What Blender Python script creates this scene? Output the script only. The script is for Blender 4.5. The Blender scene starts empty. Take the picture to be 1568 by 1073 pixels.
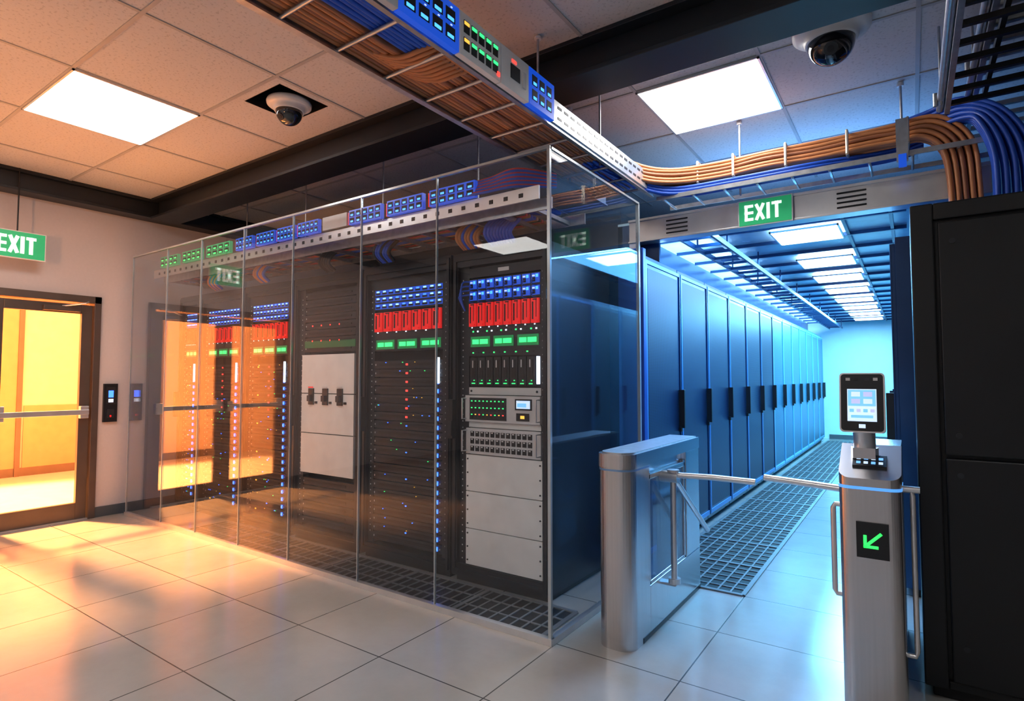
import bpy, math, random
from mathutils import Vector, Matrix
random.seed(7)
C=bpy.context.scene.collection
# ------------------------------------------------------------------ materials
MATS={}
def mat(name,col,rough=.5,metal=0,emis=None,es=0,var=.06,nscale=8,bump=0,rvar=.05,coat=0,lamp=False):
    if name in MATS: return MATS[name]
    m=bpy.data.materials.new(name); m.use_nodes=True
    nt=m.node_tree; b=nt.nodes['Principled BSDF']
    tc=nt.nodes.new('ShaderNodeTexCoord'); no=nt.nodes.new('ShaderNodeTexNoise')
    no.inputs['Scale'].default_value=nscale; no.inputs['Detail'].default_value=3
    nt.links.new(tc.outputs['Object'],no.inputs['Vector'])
    r=nt.nodes.new('ShaderNodeValToRGB')
    r.color_ramp.elements[0].position=.3; r.color_ramp.elements[1].position=.7
    r.color_ramp.elements[0].color=tuple(max(0,c*(1-var)) for c in col)+(1,)
    r.color_ramp.elements[1].color=tuple(min(1,c*(1+var)) for c in col)+(1,)
    nt.links.new(no.outputs['Fac'],r.inputs['Fac']); nt.links.new(r.outputs['Color'],b.inputs['Base Color'])
    if rvar:
        mr=nt.nodes.new('ShaderNodeMapRange'); mr.inputs['To Min'].default_value=max(0,rough-rvar); mr.inputs['To Max'].default_value=min(1,rough+rvar)
        nt.links.new(no.outputs['Fac'],mr.inputs['Value']); nt.links.new(mr.outputs['Result'],b.inputs['Roughness'])
    else: b.inputs['Roughness'].default_value=rough
    b.inputs['Metallic'].default_value=metal
    if coat: b.inputs['Coat Weight'].default_value=coat
    if emis:
        b.inputs['Emission Color'].default_value=tuple(emis)+(1,); b.inputs['Emission Strength'].default_value=es
        if not lamp: m.cycles.emission_sampling='NONE'
    if bump:
        bp=nt.nodes.new('ShaderNodeBump'); bp.inputs['Strength'].default_value=bump; bp.inputs['Distance'].default_value=.01
        nt.links.new(no.outputs['Fac'],bp.inputs['Height']); nt.links.new(bp.outputs['Normal'],b.inputs['Normal'])
    MATS[name]=m; return m
def glassmat(name,tint,refl=.9,base=.02,rough=.0,haze=0,hazecol=(.8,.9,1)):
    m=bpy.data.materials.new(name); m.use_nodes=True; nt=m.node_tree; nt.nodes.clear()
    o=nt.nodes.new('ShaderNodeOutputMaterial'); t=nt.nodes.new('ShaderNodeBsdfTransparent'); g=nt.nodes.new('ShaderNodeBsdfGlossy')
    t.inputs['Color'].default_value=tuple(tint)+(1,); g.inputs['Roughness'].default_value=rough
    f=nt.nodes.new('ShaderNodeLayerWeight'); f.inputs['Blend'].default_value=.5
    pw=nt.nodes.new('ShaderNodeMath'); pw.operation='POWER'; pw.inputs[1].default_value=4.0; nt.links.new(f.outputs['Facing'],pw.inputs[0])
    ma=nt.nodes.new('ShaderNodeMath'); ma.operation='MULTIPLY_ADD'; ma.inputs[1].default_value=refl; ma.inputs[2].default_value=base; ma.use_clamp=True
    mx=nt.nodes.new('ShaderNodeMixShader')
    nt.links.new(pw.outputs[0],ma.inputs[0]); nt.links.new(ma.outputs[0],mx.inputs[0]); nt.links.new(t.outputs[0],mx.inputs[1]); nt.links.new(g.outputs[0],mx.inputs[2])
    last=mx
    if haze:
        d=nt.nodes.new('ShaderNodeBsdfDiffuse'); d.inputs['Color'].default_value=tuple(hazecol)+(1,)
        n=nt.nodes.new('ShaderNodeTexNoise'); n.inputs['Scale'].default_value=1.5
        mm=nt.nodes.new('ShaderNodeMath'); mm.operation='MULTIPLY'; mm.inputs[1].default_value=haze*2
        nt.links.new(n.outputs['Fac'],mm.inputs[0])
        m2=nt.nodes.new('ShaderNodeMixShader'); nt.links.new(mm.outputs[0],m2.inputs[0]); nt.links.new(mx.outputs[0],m2.inputs[1]); nt.links.new(d.outputs[0],m2.inputs[2]); last=m2
    nt.links.new(last.outputs[0],o.inputs['Surface']); MATS[name]=m; return m
def tilemat(name,col,col2,line,w,h,ox,oy,mortar,rough,bump=.3,speck=0,rv=.03):
    m=bpy.data.materials.new(name); m.use_nodes=True; nt=m.node_tree; b=nt.nodes['Principled BSDF']
    g=nt.nodes.new('ShaderNodeNewGeometry'); mp=nt.nodes.new('ShaderNodeMapping'); mp.inputs['Location'].default_value=(-ox,-oy,0)
    br=nt.nodes.new('ShaderNodeTexBrick'); br.offset=0; br.squash=1; br.inputs['Scale'].default_value=1
    br.inputs['Brick Width'].default_value=w; br.inputs['Row Height'].default_value=h; br.inputs['Mortar Size'].default_value=mortar; br.inputs['Mortar Smooth'].default_value=.1
    br.inputs['Color1'].default_value=tuple(col)+(1,); br.inputs['Color2'].default_value=tuple(col2)+(1,); br.inputs['Mortar'].default_value=tuple(line)+(1,)
    nt.links.new(g.outputs['Position'],mp.inputs['Vector']); nt.links.new(mp.outputs['Vector'],br.inputs['Vector'])
    n=nt.nodes.new('ShaderNodeTexNoise'); n.inputs['Scale'].default_value=speck or 1.7; n.inputs['Detail'].default_value=4 if speck else 9; n.inputs['Roughness'].default_value=.5 if speck else .68
    nt.links.new(g.outputs['Position'],n.inputs['Vector'])
    rp=nt.nodes.new('ShaderNodeValToRGB'); e=rp.color_ramp.elements
    if speck: e[0].position=.34;e[0].color=(.75,.75,.75,1);e[1].position=.44;e[1].color=(1,1,1,1)
    else: e[0].position=.25;e[0].color=(.78,.77,.75,1);e[1].position=.75;e[1].color=(1,1,1,1)
    mx=nt.nodes.new('ShaderNodeMix'); mx.data_type='RGBA'; mx.blend_type='MULTIPLY'; mx.inputs[0].default_value=1
    nt.links.new(n.outputs['Fac'],rp.inputs[0]); nt.links.new(br.outputs['Color'],mx.inputs[6]); nt.links.new(rp.outputs[0],mx.inputs[7]); nt.links.new(mx.outputs[2],b.inputs['Base Color'])
    b.inputs['Roughness'].default_value=rough
    bp=nt.nodes.new('ShaderNodeBump'); bp.invert=True; bp.inputs['Strength'].default_value=bump; bp.inputs['Distance'].default_value=.004
    nt.links.new(br.outputs['Fac'],bp.inputs['Height']); nt.links.new(bp.outputs['Normal'],b.inputs['Normal'])
    MATS[name]=m; return m
def meshmat(name,c1,c2,scale,rough=.4,metal=.5):
    m=bpy.data.materials.new(name); m.use_nodes=True; nt=m.node_tree; b=nt.nodes['Principled BSDF']
    g=nt.nodes.new('ShaderNodeNewGeometry'); v=nt.nodes.new('ShaderNodeTexVoronoi'); v.inputs['Scale'].default_value=scale; v.inputs['Randomness'].default_value=0
    r=nt.nodes.new('ShaderNodeValToRGB'); r.color_ramp.elements[0].position=.32; r.color_ramp.elements[1].position=.42
    r.color_ramp.elements[0].color=tuple(c1)+(1,); r.color_ramp.elements[1].color=tuple(c2)+(1,)
    nt.links.new(g.outputs['Position'],v.inputs['Vector']); nt.links.new(v.outputs['Distance'],r.inputs[0]); nt.links.new(r.outputs[0],b.inputs['Base Color'])
    b.inputs['Roughness'].default_value=rough; b.inputs['Metallic'].default_value=metal
    MATS[name]=m; return m
def brushed(name,col,rough=.28):
    m=mat(name,col,rough,1,var=.05,nscale=5,rvar=0); nt=m.node_tree
    tc=[n for n in nt.nodes if n.type=='TEX_COORD'][0]; no=[n for n in nt.nodes if n.type=='TEX_NOISE'][0]
    mp=nt.nodes.new('ShaderNodeMapping'); mp.inputs['Scale'].default_value=(14,14,.25)
    nt.links.new(tc.outputs['Object'],mp.inputs['Vector']); nt.links.new(mp.outputs['Vector'],no.inputs['Vector']); return m
STEEL=brushed('brushed_steel',(.62,.62,.64),.27)
GALV=mat('galvanised_steel',(.5,.52,.55),.38,.9,nscale=25,var=.12)
ALU=mat('aluminium_trim',(.72,.73,.75),.3,.8)
BLK=mat('black_powder_coat',(.012,.013,.016),.38,.2)
BLK2=mat('black_cabinet_paint',(.005,.006,.008),.42,.1)
DK=mat('dark_server_face',(.024,.026,.032),.4,.3)
DK2=mat('dark_slot',(.005,.005,.007),.6)
RACKF=mat('rack_frame_charcoal',(.017,.019,.025),.35,.4)
WHT=mat('white_blank_panel',(.78,.78,.76),.45)
GRY=mat('light_grey_panel',(.58,.58,.58),.42)
REDM=mat('red_module',(.7,.015,.015),.35,emis=(1,.01,.01),es=.5)
BLUM=mat('blue_module',(.015,.09,.5),.35,emis=(.01,.12,1),es=.45)
BLUP=mat('blue_port_glow',(.05,.25,.9),.3,emis=(.06,.35,1),es=2)
GRNL=mat('green_led',(.05,.8,.2),.3,emis=(.03,1,.18),es=2)
REDL=mat('red_led',(.8,.05,.05),.3,emis=(1,.04,.03),es=2.5)
BLUL=mat('blue_led',(.03,.1,1),.3,emis=(.03,.13,1),es=4)
BLUW=mat('bright_blue_led',(.2,.4,1),.3,emis=(.2,.45,1),es=3)
WHTL=mat('white_led_bar',(.8,.9,1),.3,emis=(.7,.82,1),es=2)
YELL=mat('amber_led',(.9,.6,.1),.3,emis=(1,.5,.06),es=1.2)
LCD=mat('lcd_display',(.2,.5,1),.2,emis=(.15,.45,1),es=1.1)
LCDW=mat('lcd_window_pale',(.7,.8,.9),.2,emis=(.55,.75,1),es=.9)
ORC=mat('orange_cable',(.56,.21,.075),.42); ORC2=mat('copper_brown_cable',(.36,.13,.055),.42)
BLC=mat('blue_cable',(.02,.1,.6),.4); RDC=mat('red_cable',(.6,.03,.03),.4); BKC=mat('black_cable',(.02,.02,.022),.5)
TIE=mat('steel_cable_tie',(.8,.72,.6),.35,.5)
GRNP=mat('green_sign_face',(.02,.42,.16),.4,emis=(.02,.5,.18),es=.35)
WHTS=mat('white_sign_letter',(.9,.95,.9),.4,emis=(.85,1,.88),es=.9)
PLAS=mat('white_plastic',(.75,.75,.75),.35)
DOME=mat('smoked_dome',(.01,.01,.013),.06,0,coat=1,rvar=.02)
BEAM=mat('dark_steel_beam',(.02,.024,.03),.42,.3,bump=.05)
TBAR=mat('ceiling_t_bar',(.42,.41,.4),.5)
BRONZE=mat('bronze_door_frame',(.13,.1,.085),.35,.5)
PANEL=mat('light_diffuser',(1,1,1),.5,emis=(1,.97,.93),es=15,lamp=True)
PANELB=mat('cool_light_diffuser',(1,1,1),.5,emis=(.8,.93,1),es=12,lamp=True)
WALLM=mat('painted_wall_warm',(.56,.52,.52),.6,bump=.03,nscale=40,var=.02)
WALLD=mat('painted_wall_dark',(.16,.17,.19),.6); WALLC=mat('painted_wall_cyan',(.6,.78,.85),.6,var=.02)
CORR=mat('corridor_wall',(.66,.52,.4),.6); CORF=mat('corridor_floor',(.62,.57,.5),.3); CORD=mat('corridor_window_tint',(.42,.25,.13),.3)
BASEB=mat('baseboard_grey',(.08,.09,.1),.5)
GL=glassmat('clear_glass_wall',(.945,.96,.97),1.7,.022,haze=.006)
GLS=glassmat('clear_glass_side',(.955,.975,.99),.45,.014,haze=.016,hazecol=(.45,.72,1))
GLD=glassmat('door_glass',(.97,.96,.95),.7,.01)
GLT=glassmat('turnstile_glass',(.62,.78,.9),.8,.03,rough=.05,haze=.06)
GEDGE=mat('glass_edge',(.42,.47,.5),.2,.3)
FLOOR=tilemat('raised_floor_tiles',(.42,.415,.4),(.39,.385,.37),(.07,.07,.07),.66,.63,-.92,1.43-6.3,.0035,.17)
CEIL=tilemat('acoustic_ceiling_tile',(.62,.61,.6),(.62,.61,.6),(.62,.61,.6),5,5,0,0,.0001,.85,speck=60)
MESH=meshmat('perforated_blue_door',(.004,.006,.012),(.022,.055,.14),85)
MESHF=meshmat('perforated_door_lit_cyan',(.02,.07,.12),(.08,.26,.42),85)  # far doors: cyan aisle light painted into the mesh colour
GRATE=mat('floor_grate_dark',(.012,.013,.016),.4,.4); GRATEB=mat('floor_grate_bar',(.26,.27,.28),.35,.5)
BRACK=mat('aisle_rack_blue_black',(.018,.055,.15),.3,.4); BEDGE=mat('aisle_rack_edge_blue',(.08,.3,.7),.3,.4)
BRACKF=mat('aisle_rack_lit_cyan',(.1,.34,.55),.3,.3); BEDGEF=mat('aisle_rack_edge_lit_cyan',(.2,.55,.8),.3,.3)  # lit copies of the rack paint, cyan light put into the colour
AROOF=mat('aisle_roof_panel',(.42,.62,.75),.25,.1)
RING=mat('blue_light_ring',(.1,.35,.9),.3,emis=(.1,.4,1),es=.8); RINGOFF=mat('blue_tint_ring',(.2,.35,.6),.3,.5)
# ------------------------------------------------------------------ mesh builder
class MB:
    def __init__(s,name): s.n=name; s.v=[]; s.f=[]; s.m=[]; s.s=[]; s.mats=[]
    def mi(s,m):
        if m not in s.mats: s.mats.append(m)
        return s.mats.index(m)
    def add(s,vs,fs,m,smooth=False):
        o=len(s.v); s.v+= [tuple(v) for v in vs]; k=s.mi(m)
        for f in fs: s.f.append([o+i for i in f]); s.m.append(k); s.s.append(smooth)
    def box(s,x0,x1,y0,y1,z0,z1,m):
        if x0>x1:x0,x1=x1,x0
        if y0>y1:y0,y1=y1,y0
        if z0>z1:z0,z1=z1,z0
        s.add([(x0,y0,z0),(x1,y0,z0),(x1,y1,z0),(x0,y1,z0),(x0,y0,z1),(x1,y0,z1),(x1,y1,z1),(x0,y1,z1)],
              [(0,3,2,1),(4,5,6,7),(0,1,5,4),(1,2,6,5),(2,3,7,6),(3,0,4,7)],m)
    def obox(s,c,ax,ay,az,m):
        c,ax,ay,az=map(Vector,(c,ax,ay,az)); vs=[]
        for k in(-1,1):
            for i,j in((-1,-1),(1,-1),(1,1),(-1,1)): vs.append(c+ax*i+ay*j+az*k)
        s.add(vs,[(0,3,2,1),(4,5,6,7),(0,1,5,4),(1,2,6,5),(2,3,7,6),(3,0,4,7)],m)
    def tube(s,pts,r,m,seg=10,caps=True):
        P=[Vector(p) for p in pts]; n=len(P); T=[]
        for i in range(n): T.append((P[min(i+1,n-1)]-P[max(i-1,0)]).normalized())
        up=Vector((0,0,1)) if abs(T[0].z)<.9 else Vector((0,1,0))
        a=T[0].cross(up).normalized(); vs=[]
        R=r if isinstance(r,(list,tuple)) else [r]*n
        for i in range(n):
            a=(a-T[i]*a.dot(T[i])).normalized(); b=T[i].cross(a)
            for k in range(seg):
                t=2*math.pi*k/seg; vs.append(P[i]+(a*math.cos(t)+b*math.sin(t))*R[i])
        fs=[]
        for i in range(n-1):
            for k in range(seg):
                k2=(k+1)%seg; fs.append((i*seg+k,i*seg+k2,(i+1)*seg+k2,(i+1)*seg+k))
        s.add(vs,fs,m,True)
        if caps:
            s.add(vs[:seg],[tuple(range(seg))[::-1]],m); s.add(vs[-seg:],[tuple(range(seg))],m)
    def cyl(s,a,b,r,m,seg=20): s.tube([a,b],r,m,seg)
    def lathe(s,c,prof,m,seg=32,smooth=True):
        vs=[];c=Vector(c)
        for r,z in prof:
            for k in range(seg): t=2*math.pi*k/seg; vs.append(c+Vector((r*math.cos(t),r*math.sin(t),z)))
        fs=[]
        for i in range(len(prof)-1):
            for k in range(seg): k2=(k+1)%seg; fs.append((i*seg+k,i*seg+k2,(i+1)*seg+k2,(i+1)*seg+k))
        s.add(vs,fs,m,smooth)
    def prism(s,poly,z0,z1,m,zt=None,smooth=False):
        n=len(poly); vs=[(x,y,z0) for x,y in poly]+[(x,y,(zt(x,y) if zt else z1)) for x,y in poly]
        s.add(vs,[tuple(range(n))[::-1],tuple(range(n,2*n))],m)
        s.add(vs,[(i,(i+1)%n,n+(i+1)%n,n+i) for i in range(n)],m,smooth)
    def done(s,bevel=0,parent=None):
        me=bpy.data.meshes.new(s.n); me.from_pydata(s.v,[],s.f)
        for m in s.mats: me.materials.append(m)
        me.polygons.foreach_set('material_index',s.m); me.polygons.foreach_set('use_smooth',s.s)
        me.update(); o=bpy.data.objects.new(s.n,me); C.objects.link(o)
        if bevel:
            b=o.modifiers.new('bevel','BEVEL'); b.width=bevel; b.segments=2; b.limit_method='ANGLE'; b.angle_limit=math.radians(40)
        if parent: o.parent=parent
        return o
def exit_letters(mb,c,ur,up,n,w,h,m):
    c,ur,up,n=map(Vector,(c,ur,up,n)); lw=w/4.6; t=h*.085; d=n*.002
    def bar(x,y,hx,hy,ang=0):
        a=(ur*math.cos(ang)+up*math.sin(ang))*hx; b=(up*math.cos(ang)-ur*math.sin(ang))*hy
        mb.obox(c+ur*x+up*y+n*.002,a,b,d,m)
    x=-w/2+lw/2; H=h/2
    bar(x-lw/2+t,0,t,H)
    for y in(H-t,0,-H+t): bar(x,y,lw/2,t)
    x+=lw*1.25; L=math.hypot(lw,h)/2; an=math.atan2(h,lw*.85)
    bar(x,0,L*.97,t*1.05,an); bar(x,0,L*.97,t*1.05,-an)
    x+=lw*.95; bar(x,0,t*1.1,H)
    x+=lw*.95; bar(x,0,t*1.1,H); bar(x,H-t,lw*.55,t)
# ------------------------------------------------------------------ room shell
ZC=3.3
XL=-6.8
m=MB('floor'); m.box(XL-.15,2.6,-3,16,-.1,0,FLOOR); m.done()
m=MB('ceiling'); hx0,hx1,hy0,hy1=-3.72,-3.31,2.14,2.52
m.box(XL-.15,2.6,-3,hy0,ZC,ZC+.06,CEIL); m.box(XL-.15,2.6,hy1,16,ZC,ZC+.06,CEIL)
m.box(XL-.15,hx0,hy0,hy1,ZC,ZC+.06,CEIL); m.box(hx1,2.6,hy0,hy1,ZC,ZC+.06,CEIL)
m.box(hx0-.02,hx1+.02,hy0-.02,hy1+.02,ZC+.3,ZC+.32,DK2)
for a in((hx0-.02,hx0,hy0,hy1),(hx1,hx1+.02,hy0,hy1),(hx0,hx1,hy0-.02,hy0),(hx0,hx1,hy1,hy1+.02)): m.box(*a,ZC+.06,ZC+.3,DK2)
for a in((hx0,hx0+.004,hy0,hy1),(hx1-.004,hx1,hy0,hy1),(hx0,hx1,hy0,hy0+.004),(hx0,hx1,hy1-.004,hy1)): m.box(*a,ZC,ZC+.06,DK2)
m.done()
m=MB('trim_1'); 
gx=[-6.03,-5.10,-4.17,-3.24,-2.31,-1.46,-.69,.08,.85,1.62,2.39]; gy=[-2.6,-1.82,-1.04,-.26,.52,1.30,2.07,2.82,3.55,4.34,5.1,5.9,6.7]
for x in gx: m.box(x-.011,x+.011,-2.84,6.05,ZC-.006,ZC+.001,TBAR)
for y in gy: m.box(XL+.01,2.44,y-.011,y+.011,ZC-.0065,ZC+.001,TBAR)
m.done()
m=MB('wall_left')
dy0,dy1,dz=.72,2.43,2.22
m.box(XL-.15,XL,-3,dy0,0,ZC,WALLM); m.box(XL-.15,XL,dy1,6.2,0,ZC,WALLM); m.box(XL-.15,XL,dy0,dy1,dz,ZC,WALLM); m.done()
m=MB('wall_back'); m.box(XL,-2.7,6.1,6.25,0,ZC,WALLD); m.done()
m=MB('wall_aisle'); m.box(-2.85,-2.7,6.25,16,0,ZC,WALLD); m.done()
m=MB('wall_end'); m.box(-2.7,2.6,15.2,15.35,0,ZC,WALLC); m.done()
m=MB('wall_right'); m.box(2.45,2.6,-3,15.2,0,ZC,WALLD); m.done()
m=MB('wall_front'); m.box(XL,2.45,-3,-2.85,0,ZC,WALLM); m.done()
m=MB('baseboard_left'); m.box(XL,XL+.015,dy1,6.1,0,.1,BASEB); m.box(XL,XL+.015,-2.85,dy0,0,.1,BASEB); m.done(.002)
m=MB('baseboard_end'); m.box(-1.6,0,15.18,15.2,0,.1,BASEB); m.done()
# corridor behind the door
m=MB('wall_corridor'); X0,X1,Y0,Y1=-10.5,XL-.15,-2,5
m.box(X0,X1,Y0,Y1,-.1,0,CORF); m.box(X0,X1,Y0,Y1,4.0,4.1,CORR); m.box(X0-.1,X0,Y0,Y1,0,4,CORR)
m.box(X0,X1,Y0-.1,Y0,0,4,CORR); m.box(X0,X1,Y1,Y1+.1,0,4,CORR)
for y in(.6,2.2,2.75,3.5,3.9): m.box(X0,X0+.04,y,y+.06,0,2.6,BRONZE)
m.box(X0,X0+.02,2.29,2.75,.12,2.5,CORD); m.box(X0,X0+.02,2.84,3.5,.12,1.0,CORD)
m.box(X0,X0+.03,-.5,4,2.5,2.58,BRONZE);m.box(X0,X0+.02,-.5,4,0,.12,BRONZE)
m.box(X1-.05,X1,2.6,5,0,4,CORR)
m.done()
# door : double leaf glazed door
m=MB('door_1')
fx0,fx1=XL-.12,XL+.03
m.box(fx0,fx1,dy1-.06,dy1,0,dz,BRONZE); m.box(fx0,fx1,dy0,dy0+.06,0,dz,BRONZE); m.box(fx0,fx1,dy0,dy1,dz-.07,dz,BRONZE)
def leaf(a,b,hinge):
    x0,x1=XL-.06,XL-.01
    m.box(x0,x1,a,a+.09,.01,2.13,BRONZE); m.box(x0,x1,b-.09,b,.01,2.13,BRONZE)
    m.box(x0,x1,a+.09,b-.09,2.04,2.13,BRONZE); m.box(x0,x1,a+.09,b-.09,.01,.17,BRONZE)
    m.box((x0+x1)/2-.004,(x0+x1)/2+.004,a+.09,b-.09,.17,2.04,GLD)
    m.box(x1,x1+.05,a+.03,a+.11,1.0,1.14,ALU); m.box(x1,x1+.05,b-.09,b-.02,1.0,1.12,ALU)
    m.box(x1+.035,x1+.06,a+.03,b-.02,1.035,1.085,ALU)
leaf(.79,1.57,0); leaf(1.58,2.365,1)
m.box(XL-.01,XL+.05,1.95,2.25,2.05,2.1,BRONZE); m.tube([(XL+.03,2.1,2.1),(XL+.16,2.25,2.13),(XL+.02,2.32,2.16)],.008,ALU)
m.done(.003)
m=MB('trim_2'); m.box(XL-.1,XL+.02,dy0,dy1,0,.012,ALU); m.done()
# exit signs
def exit_sign(cx,cy,cz,w,h,axis,rods):
    m=MB('exit_sign')
    if axis=='x':
        m.box(cx-.012,cx+.012,cy-w/2,cy+w/2,cz-h/2,cz+h/2,PLAS); m.box(cx+.012,cx+.014,cy-w/2+.008,cy+w/2-.008,cz-h/2+.008,cz+h/2-.008,GRNP)
        exit_letters(m,(cx+.014,cy,cz),(0,1,0),(0,0,1),(1,0,0),w*.76,h*.62,WHTS)
        for r in rods: m.cyl((cx,r,cz+h/2),(cx,r,ZC),.006,BLK,8)
    else:
        m.box(cx-w/2,cx+w/2,cy-.012,cy+.012,cz-h/2,cz+h/2,PLAS); m.box(cx-w/2+.008,cx+w/2-.008,cy-.014,cy-.012,cz-h/2+.008,cz+h/2-.008,GRNP)
        exit_letters(m,(cx,cy-.014,cz),(1,0,0),(0,0,1),(0,-1,0),w*.74,h*.6,WHTS)
    return m.done()
exit_sign(-6.6,1.70,2.60,.40,.25,'x',[1.69])
exit_sign(-.82,4.325,2.575,.36,.19,'y',[])
# wall card reader
m=MB('access_card_reader'); m.box(XL,XL+.03,2.475,2.6,.95,1.34,BLK); m.box(XL+.03,XL+.034,2.495,2.58,1.13,1.31,DK2); m.box(XL+.034,XL+.036,2.515,2.56,1.2,1.27,BLUL)
m.box(XL+.034,XL+.036,2.515,2.56,1.15,1.185,LCDW); m.box(XL+.03,XL+.036,2.505,2.57,.99,1.08,DK); m.box(XL+.036,XL+.038,2.53,2.545,1.0,1.02,REDM); m.done(.006)
# ceiling lights
def clight(x0,x1,y0,y1,name='ceiling_light_panel',z=ZC,mt=PANEL,fr=ALU):
    m=MB(name); m.box(x0+.01,x1-.01,y0+.01,y1-.01,z-.012,z-.002,mt)
    for a in((x0,x0+.012,y0,y1),(x1-.012,x1,y0,y1),(x0,x1,y0,y0+.012),(x0,x1,y1-.012,y1)): m.box(*a,z-.016,z-.001,fr)
    return m.done()
clight(-5.1,-4.17,1.30,2.07); clight(-1.46,-.69,3.55,4.34)
clight(-3.24,-2.31,-1.04,-.26); clight(-1.46,-.69,-1.04,-.26); clight(-5.1,-4.17,-1.82,-1.04); clight(.85,1.62,.52,1.3)  # unseen panels added as extra fill for the room
# dome cameras
def dome(x,y,z,s):
    m=MB('security_dome_camera')
    m.lathe((x,y,z),[(0,0),(.17*s,0),(.175*s,-.012*s),(.172*s,-.03*s),(.15*s,-.045*s),(.125*s,-.052*s),(.118*s,-.075*s),(.112*s,-.085*s),(.104*s,-.08*s)],PLAS,40)
    pr=[(.106*s*math.cos(t*math.pi/2/10),-.08*s-.112*s*math.sin(t*math.pi/2/10)) for t in range(11)]
    m.lathe((x,y,z),pr,DOME,40)
    d=Vector((.05,-.75,-.65)).normalized(); c=Vector((x,y,z-.08*s)); m.tube([c+d*.098*s,c+d*.112*s],.03*s,DK,20); m.tube([c+d*.11*s,c+d*.114*s],.016*s,DK2,16)
    return m.done()
dome(-.31,3.48,ZC,1.1); 
dome(-3.50,2.34,ZC+.01,.85)
# beams
def ibeamX(name,x0,x1,y0,y1,z0,z1):
    m=MB(name); yc=(y0+y1)/2
    m.box(x0,x1,y0,y1,z0,z0+.025,BEAM); m.box(x0,x1,y0,y1,z1-.025,z1,BEAM); m.box(x0,x1,yc-.06,yc+.06,z0+.025,z1-.025,BEAM); return m.done(.003)
ibeamX('steel_ceiling_beam',XL+.22,2.4,2.78,3.06,3.08,ZC)
m=MB('steel_ceiling_beam'); m.box(XL,XL+.2,-2.85,6,3.1,3.125,BEAM); m.box(XL,XL+.2,-2.85,6,3.27,ZC,BEAM); m.box(XL+.04,XL+.16,-2.85,6,3.125,3.27,BEAM); m.done(.003)
# ------------------------------------------------------------------ main overhead cable tray (along Y)
def smooth_path(P,n=8):
    P=[Vector(p) for p in P]; out=[]
    for i in range(len(P)-1):
        a=P[max(i-1,0)];b=P[i];c=P[i+1];d=P[min(i+2,len(P)-1)]
        for k in range(n):
            t=k/n; out.append(.5*((2*b)+(c-a)*t+(2*a-5*b+4*c-d)*t*t+(3*b-a-3*c+d)*t**3))
    out.append(P[-1]); return out
m=MB('overhead_cable_tray'); tx0,tx1,tz=-1.97,-1.58,2.77; Y0,Y1=-1.0,4.15
for x in(tx0,tx1): m.box(x-.006,x+.006,Y0,Y1,tz,tz+.1,GALV); m.box(x-.012,x+.02 if x==tx0 else x+.012,Y0,Y1,tz-.004,tz+.004,GALV)
y=Y0+.1
while y<Y1: m.tube([(tx0,y,tz+.010),(tx1,y,tz+.010)],.009,GALV,8); y+=.27
m.box(tx1+.006,tx1+.016,2.62,Y1,tz+.02,tz+.15,ALU)
y=2.7
while y<Y1-.05:
    for z in(tz+.05,tz+.11): m.box(tx1+.015,tx1+.018,y,y+.045,z,z+.014,DK)
    y+=.075
for (x,y) in((-1.66,2.65),(-1.62,3.34),(-1.9,2.65),(-1.62,1.0),(-1.9,1.0),(-1.93,3.5)): m.cyl((x,y,tz),(x,y,ZC-.007),.007,GALV,8); m.cyl((x,y,ZC-.02),(x,y,ZC-.007),.02,PLAS,12)
def wob(x,z,y0,y1,mt,r=.0115,amp=.005):
    n=int((y1-y0)/.25)+2; m.tube([(x+random.uniform(-amp,amp),y0+(y1-y0)*i/(n-1),z+random.uniform(-amp/2,amp/2)) for i in range(n)],r,mt,8)
for k in range(8): wob(-1.95+k*.024,tz+.034,-1,4.0,(ORC,ORC2,ORC)[k%3])
for k in range(7): wob(-1.94+k*.025,tz+.058,-1,4.0,ORC2 if k%2 else ORC)
for k in range(7): wob(-1.75+k*.024,tz+.034,-1,1.75,BLC,.0118)
for k in range(6): wob(-1.74+k*.024,tz+.058,-1,1.8,BLC,.0118)
for k in range(7): wob(-1.75+k*.024,tz+.034,1.8,3.3,ORC if k%2 else ORC2)
for k in range(5): wob(-1.74+k*.026,tz+.062,1.8,3.3,BLC if k%2 else BKC)
for k in range(9):
    m.tube(smooth_path([(-1.95+k*.01,1.5+k*.03,tz+.05),(-1.9,1.62+k*.03,tz+.04),(-1.8,1.72+k*.03,tz+.018),(-1.68,1.74+k*.03,tz+.02),(-1.61,1.78+k*.03,tz+.05)],4),.011,ORC,8)
for k in range(8):
    wob(-1.75+k*.021,tz+.045+.018*(k%2),3.0,4.0,(BLC,RDC,BLC,ORC)[k%4])
m.done()
m=MB('network_patch_panel'); px=tx1+.018; z0,z1=tz,tz+.19
def pan(y0,y1,base): m.box(px,px+.03,y0,y1,z0,z1,base)
def P(y0,y1,za,zb,mt,d=.003): m.box(px+.029,px+.03+d,y0,y1,za,zb,mt)
pan(-.6,1.47,GRY)
for i in range(10):
    y=1.42-i*.2
    for z in(.05,.09,.13): P(y-.1,y-.02,z0+z,z0+z+.012,DK2)
pan(1.475,1.82,BLUM)
for i in range(4):
    for j in range(2): P(1.5+i*.078,1.56+i*.078,z0+.03+j*.075,z0+.085+j*.075,DK2,.002); P(1.51+i*.078,1.55+i*.078,z0+.035+j*.075,z0+.05+j*.075,BLUP,.004); P(1.53+i*.078,1.54+i*.078,z0+.09+j*.075,z0+.095+j*.075,LCDW,.004)
pan(1.825,2.12,WHT)
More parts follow.
